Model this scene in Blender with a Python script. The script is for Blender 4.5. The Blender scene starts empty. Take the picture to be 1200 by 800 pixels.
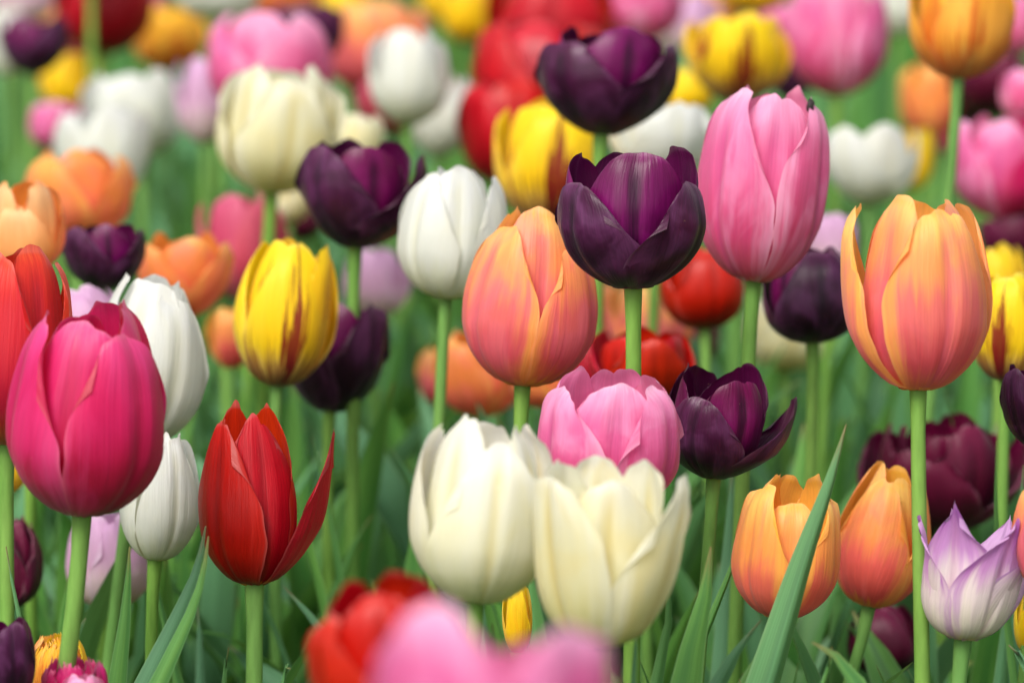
import bpy, math, random
import numpy as np
from mathutils import Vector

# ------------------------------------------------------------------ camera, sky, sun, exposure
scene = bpy.context.scene
COL = scene.collection
FOC = 1.67                     # metres to the plane of focus
PITCH = 0.19                   # camera looks down by this (radians)
FPX = 5000.0                   # focal length in pixels of a 1200 px wide picture
CAM = Vector((0.0, -FOC, 0.75))
FWD = Vector((0, math.cos(PITCH), -math.sin(PITCH)))
UP = Vector((0, math.sin(PITCH), math.cos(PITCH)))

cam_data = bpy.data.cameras.new("camera")
cam_data.lens = 150.0
cam_data.sensor_width = 36.0
cam_data.clip_start = 0.05
cam_data.clip_end = 2000.0
cam_data.dof.use_dof = True
cam_data.dof.focus_distance = FOC * 1.0
cam_data.dof.aperture_fstop = 7.2
cam = bpy.data.objects.new("camera", cam_data)
COL.objects.link(cam)
cam.location = CAM
cam.rotation_euler = (math.pi / 2 - PITCH, 0, 0)
scene.camera = cam

SUN_EL, SUN_AZ = 50.0, 207.0   # azimuth clockwise from +Y: behind the camera, a little to its left
world = bpy.data.worlds.new("World")
scene.world = world
world.use_nodes = True
wn, wl = world.node_tree.nodes, world.node_tree.links
sky = wn.new("ShaderNodeTexSky")
sky.sky_type = 'NISHITA'
sky.sun_disc = False
sky.sun_elevation = math.radians(SUN_EL)
sky.sun_rotation = math.radians(SUN_AZ)
sky.dust_density = 4.0
hs = wn.new("ShaderNodeHueSaturation")
hs.inputs['Saturation'].default_value = 0.3
wl.new(sky.outputs[0], hs.inputs['Color'])
wl.new(hs.outputs[0], wn['Background'].inputs[0])
wn['Background'].inputs[1].default_value = 0.14

sun_data = bpy.data.lights.new("sun", 'SUN')
sun_data.energy = 2.3
sun_data.angle = math.radians(26)
sun_data.color = (1.0, 0.95, 0.88)
sun = bpy.data.objects.new("sun", sun_data)
COL.objects.link(sun)
el, az = math.radians(SUN_EL), math.radians(SUN_AZ)
to_sun = Vector((math.sin(az) * math.cos(el), math.cos(az) * math.cos(el), math.sin(el)))
sun.rotation_euler = to_sun.to_track_quat('Z', 'Y').to_euler()

vs = scene.view_settings
vs.view_transform = 'Standard'
vs.look = 'None'
vs.gamma = 1.0
vs.use_curve_mapping = False
vs.exposure = 0.56
cy = scene.cycles
cy.use_denoising = True
try:
    cy.denoiser = 'OPENIMAGEDENOISE'
except Exception:
    pass
cy.max_bounces = 8
cy.diffuse_bounces = 4
cy.glossy_bounces = 2
cy.transmission_bounces = 6
cy.sample_clamp_indirect = 4.0


def P(px, py, d):
    """point seen at (px, py) of the 1200x800 photograph, d focus distances away"""
    z = d * FOC
    return CAM + FWD * z + Vector((1, 0, 0)) * ((px - 600) / FPX * z) + UP * (-(py - 400) / FPX * z)


# ------------------------------------------------------------------ materials
def lin(c):
    return tuple(((v / 255) / 12.92 if v / 255 <= 0.04045 else ((v / 255 + 0.055) / 1.055) ** 2.4) for v in c) + (1.0,)


class NT:
    def __init__(self, name):
        self.m = bpy.data.materials.new(name)
        self.m.use_nodes = True
        self.n, self.l = self.m.node_tree.nodes, self.m.node_tree.links
        self.n.clear()

    def new(self, t, **kw):
        x = self.n.new(t)
        for k, v in kw.items():
            setattr(x, k, v)
        return x

    def put(self, s, v):
        if hasattr(v, 'is_output'):
            self.l.new(v, s)
        else:
            s.default_value = v

    def math(self, op, a, b=0.0, c=None, clamp=False):
        x = self.new("ShaderNodeMath", operation=op, use_clamp=clamp)
        self.put(x.inputs[0], a)
        self.put(x.inputs[1], b)
        if c is not None:
            self.put(x.inputs[2], c)
        return x.outputs[0]

    def smooth(self, v, a, b, lo=0.0, hi=1.0):
        x = self.new("ShaderNodeMapRange", interpolation_type='SMOOTHSTEP')
        self.put(x.inputs[0], v)
        for i, q in enumerate((a, b, lo, hi)):
            x.inputs[i + 1].default_value = q
        return x.outputs[0]

    def mix(self, f, a, b, mode='MIX'):
        x = self.new("ShaderNodeMix", data_type='RGBA', blend_type=mode)
        self.put(x.inputs[0], f)
        self.put(x.inputs[6], a)
        self.put(x.inputs[7], b)
        return x.outputs[2]

    def ramp(self, f, stops):
        x = self.new("ShaderNodeValToRGB")
        x.color_ramp.interpolation = 'EASE'
        e = x.color_ramp.elements
        e[0].position, e[0].color = stops[0]
        e[1].position, e[1].color = stops[-1]
        for p, c in stops[1:-1]:
            q = e.new(p)
            q.color = c
        self.put(x.inputs[0], f)
        return x.outputs[0]

    def noise(self, vec, scale, detail=2.0, rough=0.5, dist=0.0):
        x = self.new("ShaderNodeTexNoise")
        self.put(x.inputs['Vector'], vec)
        x.inputs['Scale'].default_value = scale
        x.inputs['Detail'].default_value = detail
        x.inputs['Roughness'].default_value = rough
        x.inputs['Distortion'].default_value = dist
        return x.outputs[0]

    def comb(self, x, y, z):
        c = self.new("ShaderNodeCombineXYZ")
        for i, v in enumerate((x, y, z)):
            self.put(c.inputs[i], v)
        return c.outputs[0]


def petal_mat(name, stops, edge=None, edge_amt=0.0, flame=None, flame_amt=0.0, flame_w=0.35, trans=0.46,
              rough=0.42, spec=0.35, sheen=0.15, sheen_tint=(1, 1, 1, 1), vein=0.16, mid=None, mid_amt=0.0, inside=None, blush=None, blush_amt=0.0,
              streak=0.3, bump=0.4, rim=.14):
    T = NT(name)
    uv = T.new("ShaderNodeUVMap", uv_map="UVMap").outputs[0]
    s = T.new("ShaderNodeSeparateXYZ")
    T.l.new(uv, s.inputs[0])
    u, v = s.outputs[0], s.outputs[1]
    rnd = T.new("ShaderNodeObjectInfo").outputs['Random']
    r10 = T.math('MULTIPLY', rnd, 37.0)
    a = T.math('ABSOLUTE', T.math('MULTIPLY_ADD', u, 2.0, -1.0))
    us = T.math('MULTIPLY_ADD', u, 2.0, -1.0)
    fine = T.noise(T.comb(T.math('MULTIPLY', us, 26.0), T.math('MULTIPLY', v, 2.4), r10), 1.0, 3.0, 0.6, 0.25)
    broad = T.noise(T.comb(T.math('MULTIPLY', us, 6.5), T.math('MULTIPLY', v, 1.6), r10), 1.0, 3.0, 0.55, 0.4)
    blot = T.noise(T.comb(T.math('MULTIPLY', us, 1.6), T.math('MULTIPLY', v, 2.2), r10), 1.3, 3.0, 0.5, 0.6)
    f = T.math('ADD', v, T.math('MULTIPLY', T.math('SUBTRACT', broad, 0.5), streak))
    f = T.math('ADD', f, T.math('MULTIPLY', T.math('SUBTRACT', rnd, 0.5), 0.12))
    c = T.ramp(f, stops)
    if blush is not None:
        c = T.mix(T.math('MULTIPLY', T.smooth(blot, 0.42, 0.68), blush_amt), c, lin(blush))
    if edge is not None:
        e = T.smooth(T.math('ADD', a, T.math('MULTIPLY', T.math('SUBTRACT', broad, 0.5), 0.7)), 0.62, 1.02)
        e = T.math('MAXIMUM', e, T.smooth(T.math('ADD', v, T.math('MULTIPLY', T.math('SUBTRACT', fine, 0.5), 0.2)), 0.93, 1.0))
        c = T.mix(T.math('MULTIPLY', e, edge_amt), c, lin(edge))
    if mid is not None:
        mm = T.math('MULTIPLY', T.smooth(T.math('ADD', a, T.math('MULTIPLY', T.math('SUBTRACT', fine, 0.5), 0.12)), 0.13, 0.0), mid_amt)
        mm = T.math('MULTIPLY', mm, T.smooth(v, 1.0, 0.75))
        c = T.mix(mm, c, lin(mid))
    if flame is not None:
        off = T.math('MULTIPLY', T.math('SUBTRACT', rnd, .5), .36)
        a2 = T.math('ABSOLUTE', T.math('SUBTRACT', us, off))
        rag = T.noise(T.comb(T.math('MULTIPLY', us, 20.0), T.math('MULTIPLY', v, 1.7), T.math('ADD', r10, 5.0)), 1.0, 4.0, .6, .6)
        lowf = T.noise(T.comb(T.math('MULTIPLY', us, 3.0), T.math('MULTIPLY', v, 1.1), T.math('ADD', r10, 9.0)), 1.0, 2.0)
        w = T.math('ADD', T.math('MULTIPLY', rag, 2.4), T.math('MULTIPLY', lowf, .7))
        w = T.math('SUBTRACT', w, T.math('DIVIDE', a2, flame_w * 1.9))
        w = T.math('SUBTRACT', w, T.math('MULTIPLY', T.math('ABSOLUTE', T.math('SUBTRACT', v, .36)), 1.1))
        w = T.math('SUBTRACT', w, T.math('MULTIPLY', T.math('FRACT', T.math('MULTIPLY', rnd, 7.7)), .3))
        c = T.mix(T.math('MULTIPLY', T.smooth(w, .84, 1.04), flame_amt), c, lin(flame))
        w2 = T.math('SUBTRACT', T.math('ADD', T.math('MULTIPLY', rag, 1.2), T.math('MULTIPLY', lowf, .6)), T.math('MULTIPLY', v, .9))
        c = T.mix(T.math('MULTIPLY', T.smooth(w2, .56, .72), flame_amt * .75), c, lin(flame))
    if inside is not None:
        g = T.new("ShaderNodeNewGeometry").outputs['Backfacing']
        c = T.mix(T.math('MULTIPLY', g, 0.75), c, lin(inside))
    # veins: a little lighter and darker along the petal
    vv = T.math('MULTIPLY_ADD', T.math('SUBTRACT', fine, 0.5), vein * 2.4, 1.0)
    vv = T.math('MULTIPLY', vv, T.math('MULTIPLY_ADD', T.math('SUBTRACT', blot, 0.5), vein * 1.6, 1.0))
    hsv = T.new("ShaderNodeHueSaturation")
    T.put(hsv.inputs['Color'], c)
    T.put(hsv.inputs['Value'], vv)
    T.put(hsv.inputs['Hue'], T.math('MULTIPLY_ADD', rnd, 0.016, 0.492))
    c = hsv.outputs[0]
    c = T.mix(T.math('MULTIPLY', T.math('MAXIMUM', T.smooth(a, .94, 1.0), T.smooth(T.math('DIVIDE', v, T.math('SUBTRACT', 1.0, T.math('MULTIPLY', T.math('POWER', a, 2.3), .32))), .975, 1.0)), rim), c, T.mix(.5, c, (.95, .85, .8, 1)))  # pale petal margin, with a thin edge highlight painted into the colour
    # tiny specks of wear
    sp = T.noise(T.comb(T.math('MULTIPLY', us, 9.0), T.math('MULTIPLY', v, 12.0), r10), 3.0, 1.0)
    c = T.mix(T.math('MULTIPLY', T.smooth(sp, 0.78, 0.84), 0.25), c, lin((190, 150, 110)))
    bp = T.new("ShaderNodeBump")
    bp.inputs['Strength'].default_value = bump
    bp.inputs['Distance'].default_value = 0.0012
    T.put(bp.inputs['Height'], T.math('MULTIPLY_ADD', fine, 0.6, broad))
    b = T.new("ShaderNodeBsdfPrincipled")
    T.put(b.inputs['Base Color'], c)
    T.put(b.inputs['Roughness'], T.math('MULTIPLY_ADD', broad, 0.2, rough - 0.1))
    b.inputs['Specular IOR Level'].default_value = spec
    b.inputs['Sheen Weight'].default_value = sheen
    b.inputs['Sheen Roughness'].default_value = 0.45
    b.inputs['Sheen Tint'].default_value = sheen_tint
    T.put(b.inputs['Normal'], bp.outputs[0])
    t = T.new("ShaderNodeBsdfTranslucent")
    T.put(t.inputs[0], c)
    T.put(t.inputs['Normal'], bp.outputs[0])
    mx = T.new("ShaderNodeMixShader")
    mx.inputs[0].default_value = trans
    T.l.new(b.outputs[0], mx.inputs[1])
    T.l.new(t.outputs[0], mx.inputs[2])
    o = T.new("ShaderNodeOutputMaterial")
    T.l.new(mx.outputs[0], o.inputs[0])
    return T.m


def S(*a):
    return [(p, lin(c)) for p, c in a]


MAT = {
    'purple': petal_mat('purple petal', S((0, (24, 10, 18)), (.3, (38, 10, 30)), (.65, (58, 10, 46)), (1, (66, 10, 50))), edge=(98, 48, 86), edge_amt=.35,
                        mid=(22, 6, 20), mid_amt=.6, blush=(92, 46, 84), blush_amt=.6, trans=.14, rough=.36, spec=.3, sheen=.05, sheen_tint=(.9, .7, .9, 1), vein=.4, inside=(64, 4, 46), rim=.06),  # blush and edge paint a greyish satin sheen into the colour
    'plum': petal_mat('plum petal', S((0, (30, 5, 20)), (.3, (64, 6, 46)), (.6, (100, 8, 72)), (1, (92, 7, 62))), edge=(110, 20, 84), edge_amt=.45,
                      mid=(30, 3, 26), mid_amt=.8, blush=(110, 12, 84), blush_amt=.6, trans=.2, rough=.36, spec=.28, sheen=.04, sheen_tint=(.9, .6, .9, 1), vein=.3, inside=(64, 4, 46), rim=.06),
    'maroon': petal_mat('maroon petal', S((0, (44, 4, 22)), (.4, (74, 5, 36)), (1, (104, 10, 56))), edge=(130, 26, 76), edge_amt=.35, trans=.25, rough=.4, sheen=.03, vein=.3),
    'pink': petal_mat('pink petal', S((0, (238, 210, 190)), (.08, (222, 100, 132)), (.35, (222, 84, 138)), (.68, (230, 108, 164)), (1, (240, 164, 204))), edge=(244, 196, 224), edge_amt=.6,
                      blush=(240, 168, 208), blush_amt=.55, mid=(200, 78, 144), mid_amt=.4, vein=.12, inside=(230, 118, 164), streak=.22),
    'hotpink': petal_mat('hot pink petal', S((0, (236, 190, 160)), (.06, (170, 16, 56)), (.3, (196, 20, 74)), (.65, (220, 30, 104)), (1, (228, 70, 140))), edge=(238, 96, 156), edge_amt=.4,
                         mid=(190, 14, 70), mid_amt=.45, blush=(232, 56, 126), blush_amt=.4, vein=.14, inside=(190, 8, 48)),
    'rose': petal_mat('rose petal', S((0, (200, 120, 110)), (.3, (204, 70, 96)), (1, (216, 96, 128))), edge=(236, 150, 170), edge_amt=.4, vein=.12),
    'peach': petal_mat('peach petal', S((0, (242, 190, 60)), (.06, (230, 130, 90)), (.22, (222, 92, 104)), (.48, (234, 122, 116)), (.70, (246, 170, 100)), (1, (250, 214, 118))), edge=(250, 184, 84), edge_amt=.8,
                       blush=(230, 118, 132), blush_amt=.55, mid=(212, 96, 122), mid_amt=.45, vein=.12, inside=(246, 170, 74), streak=.35),
    'orange': petal_mat('orange petal', S((0, (246, 190, 60)), (.1, (228, 104, 92)), (.35, (234, 112, 96)), (.6, (244, 164, 84)), (1, (250, 210, 112))), edge=(248, 196, 86), edge_amt=.8,
                        blush=(234, 116, 106), blush_amt=.4, vein=.12, inside=(246, 176, 56), streak=.35),
    'tangerine': petal_mat('tangerine petal', S((0, (242, 176, 84)), (.25, (232, 122, 84)), (.65, (240, 146, 74)), (1, (248, 182, 92))), edge=(250, 188, 100), edge_amt=.6, blush=(238, 126, 110), blush_amt=.5, vein=.12, inside=(240, 140, 50)),
    'cream_orange': petal_mat('apricot petal', S((0, (240, 170, 70)), (.4, (248, 190, 110)), (1, (250, 214, 150))), edge=(246, 160, 60), edge_amt=.7, vein=.14, inside=(236, 120, 30)),
    'white': petal_mat('white petal', S((0, (216, 218, 150)), (.12, (224, 226, 200)), (.4, (226, 228, 219)), (1, (229, 231, 228))), mid=(222, 220, 184), mid_amt=.35, vein=.05, trans=.48, blush=(224, 224, 204), blush_amt=.4),
    'cream': petal_mat('cream petal', S((0, (204, 204, 116)), (.15, (226, 221, 160)), (.5, (234, 230, 192)), (1, (236, 234, 214))), mid=(224, 206, 126), mid_amt=.6, vein=.06, trans=.48,
                       blush=(230, 218, 158), blush_amt=.5, edge=(236, 236, 224), edge_amt=.6),
    'ivory': petal_mat('ivory petal', S((0, (212, 212, 130)), (.15, (228, 226, 186)), (.5, (234, 232, 212)), (1, (236, 235, 226))), mid=(226, 208, 136), mid_amt=.45, vein=.05, trans=.48, blush=(232, 226, 190), blush_amt=.5),
    'yellow_red': petal_mat('flamed yellow petal', S((0, (236, 216, 170)), (.16, (242, 212, 110)), (.4, (248, 214, 26)), (1, (250, 222, 22))), flame=(128, 4, 26), flame_amt=.95, flame_w=.26,
                            edge=(250, 226, 90), edge_amt=.3, vein=.10, streak=.2, inside=(246, 198, 8)),
    'yellow': petal_mat('yellow petal', S((0, (230, 196, 40)), (.4, (248, 214, 20)), (1, (250, 222, 36))), edge=(250, 220, 70), edge_amt=.4, vein=.10, blush=(244, 176, 20), blush_amt=.3),
    'amber': petal_mat('amber petal', S((0, (236, 200, 110)), (.3, (240, 186, 70)), (1, (246, 190, 40))), flame=(214, 96, 30), flame_amt=.7, flame_w=.3, vein=.14, edge=(240, 140, 40), edge_amt=.5),
    'red': petal_mat('red petal', S((0, (230, 150, 30)), (.05, (130, 4, 10)), (.3, (168, 4, 14)), (.7, (192, 6, 16)), (1, (194, 10, 18))), edge=(214, 40, 40), edge_amt=.4, mid=(130, 2, 10), mid_amt=.5,
                     blush=(150, 2, 10), blush_amt=.4, vein=.13, rough=.36, trans=.3, sheen=.02, inside=(184, 6, 10)),
    'orange_red': petal_mat('orange red petal', S((0, (226, 120, 50)), (.25, (200, 26, 48)), (.65, (220, 48, 44)), (1, (230, 76, 44))), edge=(236, 100, 52), edge_amt=.55, mid=(196, 30, 54), mid_amt=.4, vein=.12, inside=(200, 30, 16)),
    'lilac': petal_mat('lilac petal', S((0, (228, 216, 160)), (.2, (240, 236, 212)), (.48, (238, 226, 220)), (.72, (204, 146, 204)), (1, (166, 92, 174))), edge=(172, 100, 186), edge_amt=.6,
                       mid=(200, 130, 170), mid_amt=.3, vein=.14, inside=(214, 170, 220), streak=.4),
    'pale_lilac': petal_mat('pale lilac petal', S((0, (220, 206, 150)), (.25, (226, 206, 200)), (.6, (218, 176, 206)), (1, (214, 170, 210))), edge=(234, 214, 230), edge_amt=.5, vein=.12),
    'magenta': petal_mat('magenta petal', S((0, (170, 16, 60)), (.5, (206, 20, 96)), (1, (214, 40, 120))), edge=(240, 120, 170), edge_amt=.35, vein=.16),
}


def green_mat(name, c0, c1, c2, trans=0.3, leaf=True, spec=0.4):
    T = NT(name)
    rnd = T.new("ShaderNodeObjectInfo").outputs['Random']
    if leaf:
        uv = T.new("ShaderNodeUVMap", uv_map="UVMap").outputs[0]
        s = T.new("ShaderNodeSeparateXYZ")
        T.l.new(uv, s.inputs[0])
        u, v = s.outputs[0], s.outputs[1]
        rn = T.math('FLOOR', u)            # whole part of U: one random number per leaf of a mass
        fu = T.math('FRACT', u)
        key = T.math('MULTIPLY_ADD', rnd, 41.0, T.math('MULTIPLY', rn, 7.13))
        us = T.math('MULTIPLY_ADD', fu, 2.0, -1.0)
        fine = T.noise(T.comb(T.math('MULTIPLY', us, 20.0), T.math('MULTIPLY', v, 1.5), key), 1.0, 2.0)
        broad = T.noise(T.comb(T.math('MULTIPLY', us, 1.2), T.math('MULTIPLY', v, 3.0), key), 1.0, 3.0)
        c = T.mix(T.smooth(broad, .3, .7), lin(c0), lin(c1))
        wn_ = T.new("ShaderNodeTexWhiteNoise", noise_dimensions='1D')
        T.put(wn_.inputs['W'], key)
        c = T.mix(T.smooth(wn_.outputs[0], .25, 1.0), c, lin(c2))
        c = T.mix(T.math('MULTIPLY', T.smooth(T.math('ABSOLUTE', us), .86, 1.0), .35), c, lin((150, 180, 130)))
        brown = T.math('MULTIPLY', T.smooth(T.math('ADD', v, T.math('MULTIPLY', broad, .1)), 1.01, 1.07), .8)
        c = T.mix(brown, c, lin((150, 110, 80)))
        hgt = T.math('MULTIPLY_ADD', fine, 0.6, broad)
        val = T.math('MULTIPLY_ADD', T.math('SUBTRACT', fine, .5), .95, 1.0)
    else:
        tc = T.new("ShaderNodeTexCoord").outputs['Object']
        sc_ = T.new('ShaderNodeMapping')
        sc_.inputs['Scale'].default_value = (1, 1, .18)
        T.l.new(tc, sc_.inputs[0])
        tc = sc_.outputs[0]
        broad = T.noise(tc, 90.0, 4.0)
        fine = T.noise(tc, 420.0, 3.0)
        c = T.mix(T.smooth(broad, .3, .7), lin(c0), lin(c1))
        c = T.mix(T.math('MULTIPLY', rnd, .7), c, lin(c2))
        hgt = T.math('MULTIPLY_ADD', fine, 0.4, broad)
        val = T.math('MULTIPLY_ADD', T.math('SUBTRACT', fine, .5), .6, 1.0)
    h = T.new("ShaderNodeHueSaturation")
    T.put(h.inputs['Color'], c)
    T.put(h.inputs['Value'], val)
    c = h.outputs[0]
    bp = T.new("ShaderNodeBump")
    bp.inputs['Strength'].default_value = .3
    bp.inputs['Distance'].default_value = .001
    T.put(bp.inputs['Height'], hgt)
    b = T.new("ShaderNodeBsdfPrincipled")
    T.put(b.inputs['Base Color'], c)
    b.inputs['Roughness'].default_value = .45
    b.inputs['Specular IOR Level'].default_value = spec
    T.put(b.inputs['Normal'], bp.outputs[0])
    t = T.new("ShaderNodeBsdfTranslucent")
    T.put(t.inputs[0], T.mix(.5, c, lin((120, 160, 50))))
    mx = T.new("ShaderNodeMixShader")
    mx.inputs[0].default_value = trans
    T.l.new(b.outputs[0], mx.inputs[1])
    T.l.new(t.outputs[0], mx.inputs[2])
    o = T.new("ShaderNodeOutputMaterial")
    T.l.new(mx.outputs[0], o.inputs[0])
    return T.m


M_STEM = green_mat('stem', (104, 148, 58), (130, 168, 76), (96, 142, 80), trans=.12, leaf=False, spec=.25)
M_LEAF = green_mat('leaf', (66, 118, 62), (100, 150, 74), (100, 148, 112), trans=.34, spec=.25)
M_MASS = green_mat('leaf mass', (64, 120, 56), (106, 158, 72), (104, 156, 114), trans=.36, spec=.2)

T = NT('soil')
tc = T.new("ShaderNodeTexCoord").outputs['Object']
n1 = T.noise(tc, 6.0, 6.0, .65)
n2 = T.noise(tc, 60.0, 5.0, .7)
c = T.mix(T.smooth(n1, .3, .7), (.03, .02, .012, 1), (.07, .05, .032, 1))
c = T.mix(T.smooth(n2, .45, .75), c, (.1, .075, .05, 1))
bp = T.new("ShaderNodeBump")
bp.inputs['Distance'].default_value = .02
T.put(bp.inputs['Height'], n2)
b = T.new("ShaderNodeBsdfPrincipled")
T.put(b.inputs['Base Color'], c)
b.inputs['Roughness'].default_value = .9
T.put(b.inputs['Normal'], bp.outputs[0])
o = T.new("ShaderNodeOutputMaterial")
T.l.new(b.outputs[0], o.inputs[0])
M_SOIL = T.m


# ------------------------------------------------------------------ mesh helpers
def grid_faces(nu, nt, off=0):
    i, j = np.meshgrid(np.arange(nu - 1), np.arange(nt - 1), indexing='ij')
    a = (i * nt + j).ravel() + off
    return np.stack([a, a + nt, a + nt + 1, a + 1], 1)      # verts indexed u-major


def make_mesh(name, verts, faces, uvs, mat):
    me = bpy.data.meshes.new(name)
    nv, nf = len(verts), len(faces)
    me.vertices.add(nv)
    me.vertices.foreach_set('co', np.ascontiguousarray(verts, dtype=np.float32).ravel())
    me.loops.add(nf * 4)
    me.loops.foreach_set('vertex_index', np.ascontiguousarray(faces, dtype=np.int32).ravel())
    me.polygons.add(nf)
    me.polygons.foreach_set('loop_start', np.arange(0, nf * 4, 4, dtype=np.int32))
    if uvs is not None:
        l = me.uv_layers.new(name="UVMap")
        l.data.foreach_set('uv', np.ascontiguousarray(uvs[faces.ravel()], dtype=np.float32).ravel())
    me.update(calc_edges=True)
    me.validate()
    me.polygons.foreach_set('use_smooth', np.ones(nf, dtype=bool))
    me.materials.append(mat)
    return me


def add_obj(name, me, parent=None):
    o = bpy.data.objects.new(name, me)
    COL.objects.link(o)
    if parent is not None:
        o.parent = parent
    return o


def curve1(pts, x):
    """smooth monotone-ish interpolation of control points"""
    xs = np.array([p[0] for p in pts], float)
    ys = np.array([p[1] for p in pts], float)
    h = np.diff(xs)
    dl = np.diff(ys) / h
    m = np.zeros(len(xs))
    m[0], m[-1] = dl[0], dl[-1]
    for k in range(1, len(xs) - 1):
        if dl[k - 1] * dl[k] > 0:
            w1, w2 = 2 * h[k] + h[k - 1], h[k] + 2 * h[k - 1]
            m[k] = (w1 + w2) / (w1 / dl[k - 1] + w2 / dl[k])
    x = np.clip(x, xs[0], xs[-1])
    k = np.clip(np.searchsorted(xs, x, side='right') - 1, 0, len(xs) - 2)
    t = (x - xs[k]) / h[k]
    return ((1 + 2 * t) * (1 - t) ** 2 * ys[k] + t * (1 - t) ** 2 * h[k] * m[k]
            + t * t * (3 - 2 * t) * ys[k + 1] + t * t * (t - 1) * h[k] * m[k + 1])


# profile radius r(v) (of R), height z(v) (of H), petal half width w(t) (of R)
ZC = [(0, 0), (.06, .02), (.15, .095), (.3, .245), (.45, .41), (.62, .605), (.8, .805), (1, 1.0)]
SHAPES = {
    'egg': dict(r=[(0, .08), (.06, .34), (.15, .63), (.3, .89), (.44, .99), (.54, 1.0), (.68, .96), (.82, .86), (.93, .72), (1, .58)], z=ZC,
                w=[(0, .22), (.12, .52), (.3, .90), (.48, 1.12), (.64, 1.16), (.8, 1.06), (.92, .90), (1, .74)], c=.33, p=2.4, point=.006),
    'tall': dict(r=[(0, .08), (.06, .33), (.15, .61), (.28, .86), (.42, .98), (.55, 1.0), (.8, .94), (.93, .82), (1, .66)], z=ZC,
                 w=[(0, .22), (.12, .54), (.3, .90), (.48, 1.10), (.64, 1.13), (.8, 1.03), (.92, .87), (1, .70)], c=.31, p=2.3, point=.008),
    'cup': dict(r=[(0, .08), (.06, .27), (.15, .50), (.3, .76), (.46, .92), (.64, 1.0), (.82, .98), (.93, .93), (1, .84)], z=ZC,
                w=[(0, .22), (.12, .52), (.3, .90), (.48, 1.10), (.64, 1.14), (.8, 1.06), (.92, .92), (1, .76)], c=.37, p=2.2, point=.008),
    'vase': dict(r=[(0, .08), (.06, .30), (.15, .54), (.3, .74), (.46, .86), (.64, .94), (.82, .99), (.93, 1.0), (1, .96)], z=ZC,
                 w=[(0, .22), (.12, .50), (.3, .82), (.48, 1.0), (.64, 1.06), (.8, 1.0), (.92, .84), (1, .66)], c=.30, p=2.2, point=.008),
    'flare': dict(r=[(0, .08), (.06, .34), (.15, .62), (.28, .86), (.42, .97), (.54, 1.0), (.72, .97), (.87, .92), (1, .84)], z=ZC,
                  w=[(0, .22), (.12, .52), (.3, .90), (.48, 1.10), (.64, 1.10), (.8, .92), (.92, .68), (1, .42)], c=.26, p=2.0, point=.02),
    'ball': dict(r=[(0, .08), (.07, .42), (.17, .73), (.32, .95), (.46, 1.0), (.62, .96), (.8, .82), (1, .54)], z=ZC,
                 w=[(0, .24), (.12, .6), (.3, .98), (.5, 1.18), (.68, 1.16), (.82, 1.04), (.92, .9), (1, .74)], c=.34, p=2.4, point=.006),
    'point': dict(r=[(0, .08), (.06, .36), (.15, .66), (.28, .88), (.42, .98), (.54, 1.0), (.72, .96), (.87, .88), (1, .76)], z=ZC,
                  w=[(0, .22), (.12, .54), (.3, .92), (.48, 1.08), (.64, 1.04), (.8, .84), (.92, .60), (1, .36)], c=.24, p=1.9, point=.022),
    'lily': dict(r=[(0, .1), (.08, .36), (.2, .58), (.36, .72), (.52, .78), (.7, .82), (.86, .90), (1, 1.0)],
                 z=[(0, 0), (.08, .04), (.2, .15), (.36, .325), (.52, .505), (.7, .70), (.86, .87), (1, 1.0)],
                 w=[(0, .26), (.14, .58), (.32, .86), (.48, .93), (.64, .84), (.8, .60), (.92, .34), (1, .12)], c=.14, p=1.6, point=.04),
}


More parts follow.
